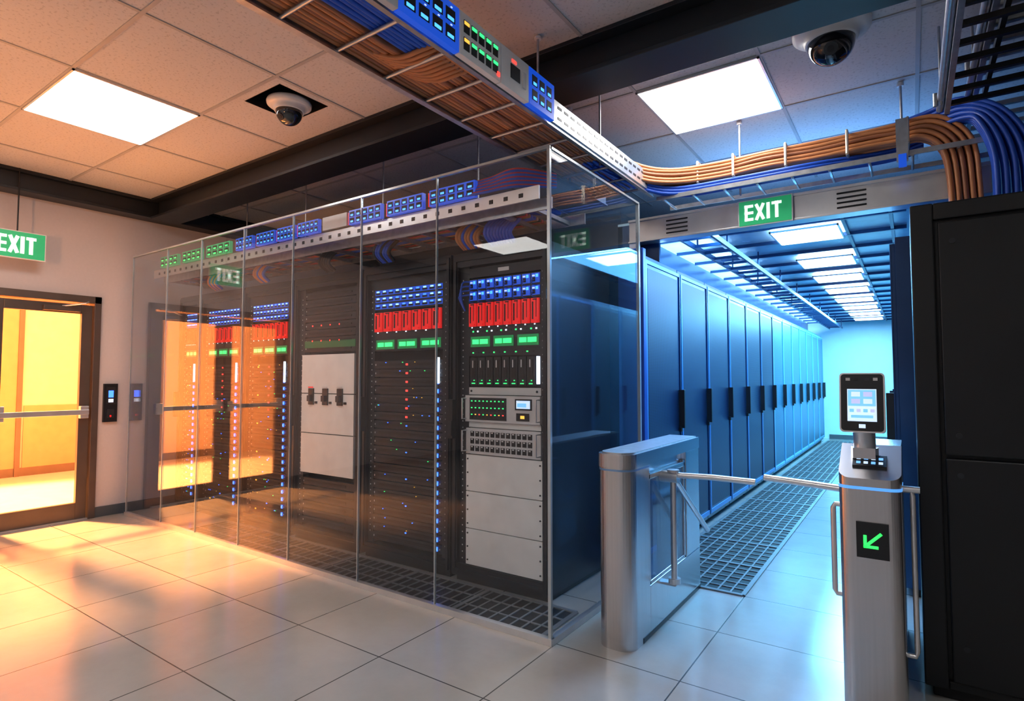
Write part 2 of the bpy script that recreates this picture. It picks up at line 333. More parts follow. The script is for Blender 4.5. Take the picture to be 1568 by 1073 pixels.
for i in range(5):
    for j in range(2): P(1.85+i*.052,1.89+i*.052,z0+.03+j*.075,z0+.085+j*.075,DK2,.002); P(1.853+i*.052,1.887+i*.052,z0+.065+j*.075,z0+.08+j*.075,GRNL if i else YELL,.004)
P(2.09,2.11,z0+.02,z0+.04,REDL,.005)
pan(2.125,2.36,WHT); P(2.2,2.28,z0+.06,z0+.13,DK2); P(2.21,2.25,z0+.14,z0+.155,REDL); P(2.3,2.33,z0+.05,z0+.13,GRY,.006)
pan(2.365,2.61,BLUM)
for i in range(3):
    for j in range(2): P(2.39+i*.07,2.44+i*.07,z0+.03+j*.075,z0+.085+j*.075,DK2,.002); P(2.4+i*.07,2.43+i*.07,z0+.035+j*.075,z0+.05+j*.075,BLUP,.004)
m.done(.002)
m=MB('orange_cable_bundle')
for k in range(20):
    a=(k%4)*.027; b=(k//4)*.025
    jj=random.uniform(-.008,.008)
    m.tube(smooth_path([(-1.62-a,3.3,2.84+b),(-1.6-a*.5,3.85,2.84+b),(-1.42,4.12+a,2.84+b+jj),(-1.1,4.22+a,2.85+b),(-.8,4.22+a,2.86+b+jj),(-.5,4.24+a,2.86+b),(-.2,4.24+a,2.865+b+jj),(-.05,4.24+a,2.865+b),(.09+b*.8,4.22+a,2.86+b),(.19+b*1.3,4.2+a,2.75+b*.4),(.22+b*1.3,4.18+a,2.5),(.22+b*1.3,4.18+a,2.2)],5),.0135,(ORC,ORC,ORC2)[k%3],10)
for x in(-1.25,-1.0,-.66,-.3,.02):
    z=2.905
    m.tube([(x,4.19,z-.075),(x,4.19,z+.075),(x,4.35,z+.075),(x,4.35,z-.075),(x,4.19,z-.075)],.009,TIE,8)
m.done()
m=MB('blue_cable_bundle')
for k in range(12):
    a=(k%4)*.022; b=(k//4)*.022
    m.tube(smooth_path([(-1.7,3.4,2.8+b),(-1.6,3.95,2.79+b),(-1.4,4.16+a,2.765+b),(-1.0,4.2+a,2.765+b),(-.5,4.2+a,2.765+b),(-.1,4.37+a,2.81+b),(.1,4.37+a,2.84+b)],6),.012,BLC,8)
for k in range(20):
    a=(k%4)*.028; b=(k//4)*.028
    m.tube(smooth_path([(-.3,4.38+a*.5,2.86+b),(.1,4.3+a,2.91+b),(.28,4.16+a,2.90+b),(.35+b,4.08+a,2.83+b*.3),(.41+b*1.4,4.06+a,2.6),(.41+b*1.4,4.06+a,2.19)],6),.0135,BLC,8)
m.done()
m=MB('cable_tray'); 
for y in(4.16,4.46): m.box(-1.55,1.3,y-.006,y+.006,2.735,2.765,GALV)
x=-1.5
while x<1.3: m.tube([(x,4.16,2.738),(x,4.46,2.738)],.009,GALV,8); x+=.22
for (x,y) in((-.01,4.4),(-1.0,4.4),(.9,4.4)): m.cyl((x,y,2.74),(x,y,ZC-.007),.008,GALV,8); m.cyl((x,y,ZC-.03),(x,y,ZC-.007),.02,PLAS,10)
m.box(-.04,.02,4.13,4.15,2.70,2.96,GALV); m.box(-.03,.01,4.12,4.13,2.66,2.74,BLUM)
m.done()
# ladder rack right side
m=MB('cable_ladder_rack')
for (x0,x1,z,ye) in((.2,1.0,2.86,3.95),(.34,1.25,2.99,4.9)):
    m.box(x0-.012,x0+.012,-1,ye,z,z+.07,GALV); m.box(x1-.012,x1+.012,-1,ye,z,z+.07,GALV)
    m.tube([(x0-.03,-1,z+.035),(x0-.03,ye,z+.035)],.018,GALV,10)
    y=-.9
    while y<ye: m.box(x0,x1,y-.012,y+.012,z+.01,z+.035,BLK if z<2.9 else GALV); y+=.17
    y=.5
    while y<ye: m.tube([(x0-.055,y,z+.0),(x0-.055,y,z+.07)],.012,GALV,8); m.cyl((x0-.03,y,z),(x0-.03,y,ZC-.007),.007,GALV,8); y+=1.1
for k in range(4): m.box(.35+k*.2,.37+k*.2,-1,3.9,2.9,2.93,BLK)
m.done()
# ------------------------------------------------------------------ glass enclosure
m=MB('glass_enclosure'); gx0,gx1,gy,gzt=-6.64,-1.59,2.655,2.65; gye=3.9
mull=[-6.64,-5.90,-5.26,-4.57,-3.89,-3.11,-2.41,-1.59]
for a,b in zip(mull[:-1],mull[1:]): m.box(a+.004,b-.004,gy,gy+.008,.03,gzt,GL)
m.box(gx1-.008,gx1,gy+.012,gye,.03,gzt,GLS); m.box(gx0,gx0+.008,gy+.012,gye,.03,gzt,GLS)
for x in mull: m.box(x-.0035,x+.0035,gy-.003,gy+.012,.0,gzt,GEDGE)
m.box(gx1-.014,gx1+.004,gy-.006,gy+.012,0,gzt,GEDGE)
m.box(gx1-.016,gx1+.006,gye-.016,gye+.006,0,gzt,GEDGE)
m.box(gx0-.01,gx1+.01,gy-.012,gy+.022,0,.035,ALU); m.box(gx1-.022,gx1+.012,gy,gye,0,.035,ALU)
m.box(gx0,gx1+.006,gy-.006,gy+.016,gzt,gzt+.014,GEDGE); m.box(gx1-.016,gx1+.006,gy,gye,gzt,gzt+.014,GEDGE)
m.done()
# in-enclosure port rail
m=MB('network_patch_panel')
yb=2.80
m.box(-6.5,-1.75,yb,yb+.012,2.44,2.52,ALU)
x=-6.4
while x<-1.8: m.box(x,x+.03,yb-.002,yb,2.465,2.49,DK2); x+=.11
def mod(x0,x1,c,p,n,led=None):
    m.box(x0,x1,yb-.03,yb,2.525,2.63,c)
    w=(x1-x0)/n
    for i in range(n):
        for j in range(2):
            m.box(x0+i*w+w*.15,x0+i*w+w*.85,yb-.032,yb-.03,2.535+j*.047,2.572+j*.047,DK2); m.box(x0+i*w+w*.3,x0+i*w+w*.7,yb-.034,yb-.03,2.54+j*.047,2.553+j*.047,p)
for a,b in((-2.58,-2.2),(-2.98,-2.64),(-3.38,-3.04),(-4.0,-3.74),(-4.28,-4.04),(-4.58,-4.32),(-4.9,-4.64)): mod(a,b,BLUM,BLUP,5); m.box(a-.02,a,yb-.02,yb,2.53,2.62,REDM)
for a,b in((-5.4,-5.0),(-5.85,-5.5),(-6.3,-5.95)): mod(a,b,GRNP,GRNL,4)
m.box(-3.7,-3.42,yb-.02,yb,2.53,2.63,GRY)
m.done()
m=MB('enclosure_cable_tray')
for y in(2.9,3.32): m.box(-6.5,-1.72,y-.006,y+.006,2.4,2.47,GALV)
x=-6.4
while x<-1.75: m.box(x-.012,x+.012,2.9,3.32,2.405,2.43,GALV); x+=.24
for x in(-2.62,-3.64,-4.7,-5.7): m.cyl((x,3.34,2.4),(x,3.34,ZC-.007),.007,GALV,8)
for k in range(12): m.tube([(-6.4,2.93+k*.032,2.445),(-2,2.93+k*.032,2.445)],.013,(BLC,BLC,ORC,BKC,RDC,ORC2)[k%6],8)
for k in range(14): m.tube(smooth_path([(-2.6,2.83+k*.008,2.54+k*.007),(-2.3,2.78+k*.004,2.54+k*.007),(-2.1,2.77+k*.004,2.535+k*.008),(-1.9,2.8,2.54+k*.008),(-1.75,3.0,2.56+k*.006)],5),.009,(BLC,RDC,BLC)[k%3],8)
def drop(xc,n,cm,yy=3.3):
    for k in range(n): m.tube(smooth_path([(xc+.35,yy-.1+k*.012,2.49),(xc+.15+k*.004,yy-.24+k*.01,2.48),(xc+k*.022,yy-.31+k*.008,2.42),(xc-.03+k*.022,yy-.33+k*.004,2.34),(xc-.03+k*.022,yy-.25,2.285)],5),.014,cm[k%len(cm)],8)
drop(-2.48,8,(ORC,ORC,BLC)); drop(-2.24,9,(BLC,BLC,BLC)); drop(-3.3,7,(BKC,BLC,BLC)); drop(-3.95,5,(BKC,)); drop(-4.9,6,(ORC,ORC,BLC)); drop(-5.7,6,(ORC,BLC))
m.done()
# ------------------------------------------------------------------ server racks in enclosure
RY=3.12
def rack_shell(m,x0,x1,zt=2.28,depth=.9):
    t=.045
    m.box(x0,x0+t,RY,RY+depth,.04,zt,RACKF); m.box(x1-t,x1,RY,RY+depth,.04,zt,RACKF)
    m.box(x0+t,x1-t,RY,RY+depth,zt-.1,zt,RACKF); m.box(x0+t,x1-t,RY,RY+depth,.04,.12,RACKF); m.box(x0+t,x1-t,RY+.12,RY+.14,.12,zt-.1,DK2)
    m.box(x0+.02,x1-.02,RY+.03,RY+depth-.03,0,.04,DK2)
    m.box(x0+.01,x0+.035,RY-.012,RY,.06,zt-.02,RACKF); m.box(x1-.035,x1-.01,RY-.012,RY,.06,zt-.02,RACKF)
    m.box(x0+.035,x1-.035,RY-.012,RY,zt-.06,zt-.02,RACKF); m.box(x0+.035,x1-.035,RY-.012,RY,.06,.09,RACKF)
    m.box(x0+.0,x0+.04,RY-.05,RY-.012,.98,1.25,BLK); m.box(x0+.006,x0+.034,RY-.057,RY-.05,1.0,1.1,DK)
    for z in (.2,1.9): m.box(x1-.02,x1-.006,RY-.02,RY-.01,z,z+.07,BLK)
def holes(m,x,z0,z1,y):
    z=z0
    while z<z1: m.box(x-.004,x+.004,y-.002,y,z,z+.008,GRY); z+=.045
def blue_row(m,a,b,z0,z1,y,n=8,rows=2):
    m.box(a,b,y,y+.05,z0,z1,DK)
    w=(b-a)/n; h=(z1-z0)/rows
    for i in range(n):
        for j in range(rows):
            xa=a+i*w; za=z0+j*h
            m.box(xa+w*.1,xa+w*.92,y-.008,y,za+h*.12,za+h*.9,BLUM); m.box(xa+w*.2,xa+w*.5,y-.011,y-.008,za+h*.2,za+h*.55,DK2)
            m.box(xa+w*.55,xa+w*.8,y-.012,y-.008,za+h*.55,za+h*.8,BLUP); m.box(xa+w*.2,xa+w*.45,y-.012,y-.008,za+h*.62,za+h*.75,LCDW)
            m.tube(smooth_path([(xa+w*.35,y-.011,za+h*.35),(xa+w*.38,y-.035,za+h*.25),(xa+w*.45,y-.04,za-.005),(xa+w*.6,y-.01,za-.01)],3),.004,BLC,5)
    for k in range(4): m.tube(smooth_path([(a+.02,y-.02,z1-.02-k*.03),(a-.03-k*.006,y-.045,z1-.03-k*.03),(a-.04-k*.006,y-.04,z0+.02),(a-.03,y-.01,z0-.06)],4),.006,BLC,6)
def red_row(m,a,b,z0,z1,y,n=8):
    m.box(a,b,y,y+.05,z0,z1,DK2); w=(b-a)/n
    for i in range(n):
        xa=a+i*w; m.box(xa+w*.08,xa+w*.9,y-.014,y,z0+.012,z1-.008,REDM); m.box(xa+w*.2,xa+w*.34,y-.016,y-.014,z0+.035,z1-.03,DK2); m.box(xa+w*.6,xa+w*.66,y-.016,y-.014,z0+.05,z1-.02,DK2)
        m.box(xa+w*.45,xa+w*.8,y-.024,y-.014,z0+.015,z0+.03,REDM); m.box(xa+w*.42,xa+w*.56,y-.016,y-.014,z0-.0,z0+.008,WHTL)
        m.box(xa+w*.3,xa+w*.7,y-.018,y-.014,z1-.02,z1-.012,DK2)
def green_row(m,a,b,z0,z1,y,n=3):
    m.box(a,b,y,y+.05,z0,z1,DK); w=(b-a)/n; h=z1-z0
    for i in range(n):
        xa=a+i*w; m.box(xa+w*.08,xa+w*.92,y-.004,y,z0+h*.14,z1-h*.14,mat('green_display_frame',(.01,.14,.05),.4,emis=(.01,.5,.12),es=.3)); m.box(xa+w*.16,xa+w*.84,y-.006,y-.004,z0+h*.34,z1-h*.34,GRNL)
        m.box(xa+w*.45,xa+w*.5,y-.007,y-.006,z0+h*.34,z1-h*.34,GRNP)
def units(m,a,b,z0,z1,y,led,h=.0665):
    z=z0;k=0
    while z+h<=z1+.001:
        m.box(a,b,y+.004*(k%2),y+.05,z+.003,z+h-.003,DK); m.box(a+.05,b-.1,y-.002+.004*(k%2),y,z+h*.35,z+h*.65,DK2)
        m.box(a+.012,a+.02,y-.003,y,z+h*.4,z+h*.6,GRY)
        led(m,a,b,z+h/2,y,k); z+=h;k+=1
m=MB('server_rack'); a0,b0=-2.67,-1.88; rack_shell(m,a0,b0)
a,b=-2.545,-1.955; y=RY+.03
m.box(a0+.045,a,y,y+.06,.12,2.18,DK); m.box(b,b0-.045,y,y+.06,.12,2.18,DK)
holes(m,a0+.07,.15,2.1,y); holes(m,b0-.06,.15,2.1,y)
m.box(a,b,y,y+.05,2.10,2.17,DK); m.box(a+.25,b-.25,y-.003,y,2.125,2.15,WHT)
blue_row(m,a,b,1.93,2.09,y); red_row(m,a,b,1.745,1.925,y)
m.box(a,b,y,y+.05,1.70,1.745,DK)
for i in range(14): m.box(a+.03+i*.04,a+.042+i*.04,y-.003,y,1.717,1.727,(GRNL,WHTL,DK2)[i%3])
green_row(m,a,b,1.60,1.70,y); m.box(a,b,y,y+.05,1.55,1.60,DK)
for i in range(12): m.box(a+.03+i*.045,a+.042+i*.045,y-.003,y,1.57,1.578,(GRNL,DK2)[i%2])
w=(b-a-.05)/8
m.box(a,b,y+.02,y+.05,1.34,1.55,DK2)
for i in range(8):
    xa=a+.01+i*w; m.box(xa+.004,xa+w-.004,y-.006,y+.02,1.35,1.54,DK); m.box(xa+.018,xa+w-.018,y-.009,y-.006,1.40,1.52,DK2); m.box(xa+.02,xa+w-.02,y-.010,y-.006,1.36,1.366,GRNL); m.box(xa+.025,xa+.033,y-.012,y-.006,1.47,1.52,GRY); m.box(xa+w-.03,xa+w-.024,y-.012,y-.006,1.38,1.386,GRNL)
m.box(b-.026,b-.012,y-.014,y+.01,1.36,1.54,WHTL)
m.box(a,b,y,y+.05,1.285,1.335,GRY)
for i in (a+.02,b-.03): m.cyl((i,y-.003,1.31),(i,y,1.31),.008,DK2,10)
m.box(a-.01,b+.01,y-.03,y+.05,1.10,1.28,GRY); m.box(a+.03,a+.34,y-.033,y-.03,1.115,1.265,DK)
for i in range(9):
    for j in range(3): m.box(a+.04+i*.033,a+.063+i*.033,y-.035,y-.033,1.125+j*.046,1.155+j*.046,DK2); m.box(a+.046+i*.033,a+.057+i*.033,y-.037,y-.033,1.147+j*.046,1.154+j*.046,(GRNL,YELL,REDL)[(i*j+i)%3] if j!=1 else GRNL)
m.box(a+.41,a+.54,y-.034,y-.03,1.19,1.262,BLK); m.box(a+.422,a+.528,y-.036,y-.034,1.2,1.252,LCDW); m.box(a+.43,a+.5,y-.037,y-.036,1.21,1.235,LCD)
m.box(a+.42,a+.52,y-.034,y-.03,1.12,1.17,BLK); m.box(a+.455,a+.485,y-.038,y-.034,1.135,1.155,YELL)
for s in(a-.005,b+.005):
    for z in((1.12,1.26),(.9,1.04)): m.tube([(s,y-.02,z[0]),(s,y-.07,z[0]),(s,y-.07,z[1]),(s,y-.02,z[1])],.006,ALU,8)
m.box(a,b,y,y+.05,1.06,1.095,WHT)
m.box(a-.01,b+.01,y-.02,y+.05,.88,1.055,GRY)
for i in range(12):
    for j in range(3): m.box(a+.03+i*.043,a+.062+i*.043,y-.023,y-.02,.9+j*.05,.935+j*.05,DK2); m.box(a+.038+i*.043,a+.052+i*.043,y-.025,y-.02,.925+j*.05,.932+j*.05,WHT)
for z0,z1 in((.625,.872),(.372,.619),(.125,.366)):
    m.box(a-.015,b+.015,y-.012,y+.05,z0,z1,WHT)
    for x in(a,b):
        for z in(z0+.03,(z0+z1)/2,z1-.03): m.cyl((x,y-.016,z),(x,y-.012,z),.006,DK2,8)
m.done(.0015)
def ledblue(m,a,b,z,y,k):
    m.box(b-.055,b-.038,y-.008,y,z-.015,z+.015,BLUL); m.box(b-.050,b-.043,y-.009,y,z-.008,z+.008,BLUW)
    m.box(b-.02,b-.014,y-.006,y,z-.005,z+.005,GRY)
    for i in range(random.randint(0,3)): xx=random.uniform(a+.04,b-.12); m.box(xx,xx+.006,y-.006,y,z+.014,z+.019,random.choice((GRNL,BLUL,YELL)))
    if k>13: m.box((a+b)/2-.01,(a+b)/2+.01,y-.006,y,z-.007,z+.007,REDL)
    elif k%3==1: m.box((a+b)/2-.006,(a+b)/2+.006,y-.006,y,z-.004,z+.004,BLUL)
def busy_rack(x0,x1,full=True,h=.0665,amber=False):
    m=MB('server_rack'); rack_shell(m,x0,x1); a,b=x0+.10,x1-.10; y=RY+.03
    m.box(x0+.045,a,y,y+.06,.12,2.18,DK); m.box(b,x1-.045,y,y+.06,.12,2.18,DK); holes(m,x0+.07,.2,2.1,y); holes(m,x1-.07,.2,2.1,y)
    m.box(a,b,y,y+.05,2.12,2.18,DK)
    m.box(a,b,y,y+.05,1.93,2.12,DK)
    n=10; w=(b-a)/n
    for j,z in enumerate((1.96,2.015,2.07)):
        m.box(a+.005,b-.005,y-.004,y,z-.018,z+.022,BLUM)
        for i in range(n): m.box(a+i*w+w*.15,a+i*w+w*.85,y-.005,y,z-.012,z+.004,DK2); m.box(a+i*w+w*.3,a+i*w+w*.7,y-.007,y,z+.004,z+.015,BLUW if (i+j)%4 else BLUL)
    red_row(m,a,b,1.75,1.92,y,7); green_row(m,a,b,1.61,1.71,y); m.box(a,b,y,y+.05,1.71,1.75,DK)
    def L(m,a,b,z,y,k):
        ledblue(m,a,b,z,y,k)
        if amber and k%4==0: m.box(a+.1,a+.12,y-.006,y,z-.006,z+.006,YELL)
    units(m,a,b,.14,1.6,y,L,h); m.box(b-.045,b-.03,y-.014,y,1.36,1.55,WHTL)
    return m.done(.0015)
busy_rack(-3.61,-2.69)
busy_rack(-5.33,-4.56,amber=True); busy_rack(-6.15,-5.36,amber=True)
m=MB('server_rack'); x0,x1=-4.53,-3.64; rack_shell(m,x0,x1); a,b=x0+.12,x1-.1; y=RY+.03
m.box(x0+.045,a,y,y+.06,.12,2.18,DK); m.box(b,x1-.045,y,y+.06,.12,2.18,DK); holes(m,x0+.08,.2,2.1,y); holes(m,x1-.07,.2,2.1,y)
def lr(m,a,b,z,y,k):
    if k in(1,3): [m.box(a+.1+i*.12,a+.112+i*.12,y-.005,y,z-.006,z+.006,REDL) for i in range(4)]
    m.box(a+.3,b-.05,y-.004,y,z-.008,z+.006,DK2)
units(m,a,b,1.62,2.18,y,lr); m.box(a,b,y-.004,y,1.66,1.72,mat('dark_green_strip',(.01,.08,.03),.4,emis=(.02,.3,.08),es=.15))
for z0,z1 in((1.27,1.60),(.93,1.262),(.585,.922)):
    m.box(a-.01,b+.01,y-.02,y+.05,z0,z1,WHT)
for i in range(3):
    xx=a+.13+i*.19; m.box(xx-.035,xx+.035,y-.03,y-.02,1.17,1.31,BLK); m.box(xx-.02,xx+.02,y-.055,y-.03,1.2,1.25,DK); m.box(xx-.035,xx+.035,y-.032,y-.03,1.315,1.325,REDM if i==0 else GRY)
    m.box(xx+.05,xx+.08,y-.028,y-.02,1.18,1.2,BLK)
units(m,a,b,.14,.58,y,lambda *q:None); m.done(.0015)
busy_rack(-6.6,-6.18)
# grates
def grate(name,x0,x1,y0,y1,tx,ty):
    m=MB(name); m.box(x0,x1,y0,y1,.0005,.003,GRATE)
    nx=max(1,round((x1-x0)/tx)); ny=max(1,round((y1-y0)/ty))
    for i in range(nx+1): x=x0+(x1-x0)*i/nx; m.box(x-.014,x+.014,y0,y1,.003,.010,GRATEB)
    for j in range(ny+1): yy=y0+(y1-y0)*j/ny; m.box(x0,x1,yy-.014,yy+.014,.003,.0105,GRATEB)
    n=int((x1-x0)/.075)
    for i in range(1,n): x=x0+(x1-x0)*i/n; m.box(x-.006,x+.006,y0,y1,.003,.008,GRATEB)
    n=int((y1-y0)/.105)
    for j in range(1,n): yy=y0+(y1-y0)*j/n; m.box(x0,x1,yy-.006,yy+.006,.003,.0085,GRATEB)
    return m.done()
grate('perforated_floor_tile',-5.54,-1.68,2.69,3.10,.66,.4)
grate('perforated_floor_tile',-1.58,-.93,3.95,14.6,.65,.63)
# ------------------------------------------------------------------ aisle racks
meshes={}
def aisle_rack(xf,yc,sgn,far,w=.80):
    if far not in meshes:
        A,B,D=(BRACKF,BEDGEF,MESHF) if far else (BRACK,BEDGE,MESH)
        m=MB('aisle_server_cabinet'); d=.95; zt=2.33
        m.box(-d,0,-w/2+.006,w/2-.006,.05,zt,A); m.box(-d+.05,-.04,-w/2+.03,w/2-.03,0,.05,DK2)
        m.box(0,.02,-w/2+.012,w/2-.012,.1,zt-.04,A); m.box(.02,.024,-w/2+.06,w/2-.06,.16,zt-.1,D)
        m.box(.02,.03,-w/2+.012,-w/2+.04,.1,zt-.04,B); m.box(.02,.03,w/2-.03,w/2-.012,.1,zt-.04,A)
        m.box(.02,.028,-w/2+.04,w/2-.03,.1,.14,B); m.box(.02,.028,-w/2+.04,w/2-.03,zt-.07,zt-.04,B)
        m.box(.028,.075,w/2-.075,w/2-.045,.98,1.3,BLK); m.box(.028,.05,w/2-.08,w/2-.04,.95,.99,BLK)
        o=m.done(.004); meshes[far]=o.data
    else:
        o=bpy.data.objects.new('aisle_server_cabinet',meshes[far]); C.objects.link(o)
        b=o.modifiers.new('bevel','BEVEL'); b.width=.004; b.segments=2; b.limit_method='ANGLE'
    o.location=(xf,yc,0); o.rotation_euler=(0,0,0 if sgn>0 else math.pi); return o
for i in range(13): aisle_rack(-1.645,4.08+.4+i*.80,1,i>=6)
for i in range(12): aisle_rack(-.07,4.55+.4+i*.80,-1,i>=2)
m=MB('trim_3'); m.box(-1.80,-1.60,4.0,4.06,0,2.36,mat('blue_end_post',(.02,.09,.45),.3,.2)); m.done(.006)
# aisle roof containment
m=MB('aisle_containment_roof'); zr=2.68
m.box(-2.02,.05,4.5,15.1,zr,zr+.02,AROOF); m.box(-2.02,-1.98,4.5,15.1,2.34,zr,BRACK); m.box(-2.02,-1.66,4.5,4.53,2.34,zr,BRACK)
y=4.6
while y<15: m.box(-1.95,0,y-.014,y+.014,zr-.03,zr,BRACK); y+=.6
for x in(-1.45,-.42,-.1): m.box(x-.012,x+.012,4.5,15.1,zr-.026,zr-.001,BRACK)
m.done()
for i,y in enumerate((5.25,6.65,7.85,9.05,10.25,11.45,12.65,13.85)): clight(-.97,-.45,y,y+.55,'aisle_light_panel',zr-.036,PANELB)
m=MB('cable_ladder_rack')
for x in(-1.5,-1.25): m.box(x-.01,x+.01,4.5,14.8,2.5,2.54,BRACK)
y=4.6
while y<14.7: m.box(-1.5,-1.25,y-.01,y+.01,2.505,2.53,BRACK); y+=.3
y=5
while y<14.7:
    for x in(-1.5,-1.25): m.cyl((x,y,2.5),(x,y,zr),.008,BRACK,6)
    y+=1.2
m.done()
# header beam
m=MB('aisle_header_beam'); m.box(-1.86,.42,4.36,4.48,2.49,2.67,ALU); m.box(-1.86,.42,4.34,4.36,2.655,2.675,ALU); m.box(-1.86,.42,4.34,4.36,2.485,2.5,ALU)
for xa in(-1.55,-.38):
    for j in range(4): m.box(xa,xa+.17,4.354,4.36,2.525+j*.032,2.537+j*.032,DK2)
m.box(-1.86,-1.8,4.36,4.46,2.36,2.49,ALU); m.done(.003)
# black cabinet right foreground
m=MB('equipment_cabinet'); x0,x1,y0,y1,zt=.012,1.35,3.16,4.12,2.18
m.box(x0,x1,y0+.03,y1,.06,zt,BLK2); m.box(x0+.03,x1-.03,y0+.06,y1-.03,0,.06,DK2)
m.box(x0,x0+.085,y0,y0+.03,.06,zt,BLK2); m.box(x0+.085,x1,y0+.005,y0+.03,zt-.075,zt,BLK2)
m.box(x0+.1,x1-.02,y0-.008,y0+.025,1.065,zt-.09,BLK2); m.box(x0+.1,x1-.02,y0-.008,y0+.025,.1,1.05,BLK2); m.box(x0+.085,x1,y0+.01,y0+.03,.06,.095,BLK2)
for z in(.25,.98,1.15,2.0): m.cyl((x0+.15,y0-.012,z),(x0+.15,y0-.006,z),.012,DK,12)
m.box(x1-.1,x1-.06,y0-.05,y0-.008,1.3,1.55,BLK)
m.done(.006)
# ------------------------------------------------------------------ turnstiles
def stad(x0,x1,y0,y1,r=.06,n=8):
    P=[(x1,y1),(x0,y1)]
    P+=[(x0+r-r*math.cos(math.pi/2*k/n),y0+r-r*math.sin(math.pi/2*k/n)) for k in range(n+1)]
    P+=[(x1-r+r*math.sin(math.pi/2*k/n),y0+r-r*math.cos(math.pi/2*k/n)) for k in range(n+1)]
    return P
m=MB('turnstile'); x0,x1=-1.40,-1.20; R=.075
m.prism(stad(x0,x1,2.80,3.06,R),.0,.93,STEEL)
m.prism(stad(x0-.005,x1+.005,2.795,3.95,R),.93,1.0,STEEL); m.prism(stad(x0+.01,x1-.01,2.81,3.93,R),1.0,1.008,GALV)
m.prism(stad(x0-.002,x1+.002,2.798,3.06,R),.912,.922,RINGOFF)
m.box(x0,x1,3.06,3.95,0,.27,STEEL); m.box(x0,x1,3.68,3.95,.27,.93,STEEL)
m.box(x0+.01,x1-.03,3.06,3.68,.86,.93,STEEL)
m.box(x0+.02,x0+.03,3.06,3.68,.27,.86,GLT); m.box(x1-.02,x1-.012,3.06,3.68,.27,.86,GLT)
for yy in(3.07,3.66): m.box(x1-.03,x1-.004,yy-.012,yy+.012,.27,.88,STEEL)
m.box(x1-.03,x1-.004,3.06,3.68,.27,.29,STEEL); m.box(x1-.03,x1-.004,3.06,3.68,.84,.87,STEEL)
m.box(x0-.003,x1+.003,2.95,3.95,0,.03,DK)
hx=x1+.06; hy=3.27
m.cyl((hx,hy,.25),(hx,hy,.86),.018,ALU,16); m.cyl((hx,hy,.86),(hx,hy,.875),.034,ALU,20); m.cyl((hx,hy,.235),(hx,hy,.265),.034,ALU,20); m.box(x1-.01,hx+.02,hy-.03,hy+.03,.225,.24,STEEL)
m.cyl((x1-.02,hy,.835),(hx+.03,hy,.835),.035,ALU,20)
m.tube([(hx,hy,.845),(-.92,hy+.01,.85),(-.70,hy+.02,.845)],.017,ALU,16)
m.tube([(hx+.01,hy,.82),(hx+.03,hy+.55,.42)],.016,ALU,16)
m.done(.004)
m=MB('turnstile'); x0,x1=-.268,-.045; R=.045
zt=lambda x,y: .985+ (y-2.80)*.55
m.prism(stad(x0,x1,2.80,3.02,R),.0,.94,STEEL)
m.prism(stad(x0-.002,x1+.002,2.798,3.02,R),.94,.952,RING)
m.prism(stad(x0,x1,2.80,3.02,R),.952,1.0,STEEL,zt=zt)
m.box(x0+.01,x1-.01,3.02,3.95,0,.27,STEEL); m.box(x0+.01,x1-.01,3.02,3.95,.88,1.05,STEEL); m.box(x0+.02,x0+.03,3.02,3.9,.27,.88,GLT); m.box(x0+.01,x1-.01,3.8,3.95,.27,.88,STEEL)
m.box(-.206,-.092,2.793,2.815,.665,.81,BLK)
ar=mat('green_arrow',(.05,.9,.2),.3,emis=(.03,1,.12),es=1.2)
c=Vector((-.149,2.791,.738)); q=.70711
m.obox(c+Vector((.006,0,.006)),Vector((q,0,q))*.036,Vector((-q,0,q))*.006,(0,.001,0),ar)
m.obox(c+Vector((-.006,0,-.026)),(.026,0,0),(0,0,.006),(0,.001,0),ar); m.obox(c+Vector((-.026,0,-.006)),(0,0,.026),(.006,0,0),(0,.001,0),ar)
sl=Vector((0,1,.55)).normalized(); nn=Vector((0,-.55,1)).normalized()
cc=Vector((-.157,2.90,1.043)); m.obox(cc,(.062,0,0),sl*.04,nn*.008,BLK)
for i in range(4):
    for j in range(2): m.obox(cc+Vector((-.04+i*.027,0,0))+sl*(-.018+j*.03)+nn*.009,(.008,0,0),sl*.008,nn*.001,LCDW if (i+j)%2 else LCD)
m.cyl((x0-.02,3.27,.85),(x0+.03,3.27,.85),.035,ALU,20); m.tube([(x0,3.27,.855),(-.45,3.28,.865),(-.655,3.29,.875)],.017,ALU,16)
m.tube([(x0+.02,2.88,.855),(x0-.02,2.88,.855),(x0-.028,2.88,.84),(x0-.028,2.88,.49),(x0-.02,2.88,.475),(x0+.02,2.88,.475)],.011,ALU,12)
m.tube([(x1-.02,2.88,.94),(x1+.03,2.88,.94),(x1+.035,2.88,.92),(x1+.035,2.88,.3),(x1+.03,2.88,.28),(x1-.02,2.88,.28)],.010,ALU,12); m.cyl((x1-.01,2.88,.945),(x1+.06,2.88,.945),.014,ALU,12)
m.done(.003)
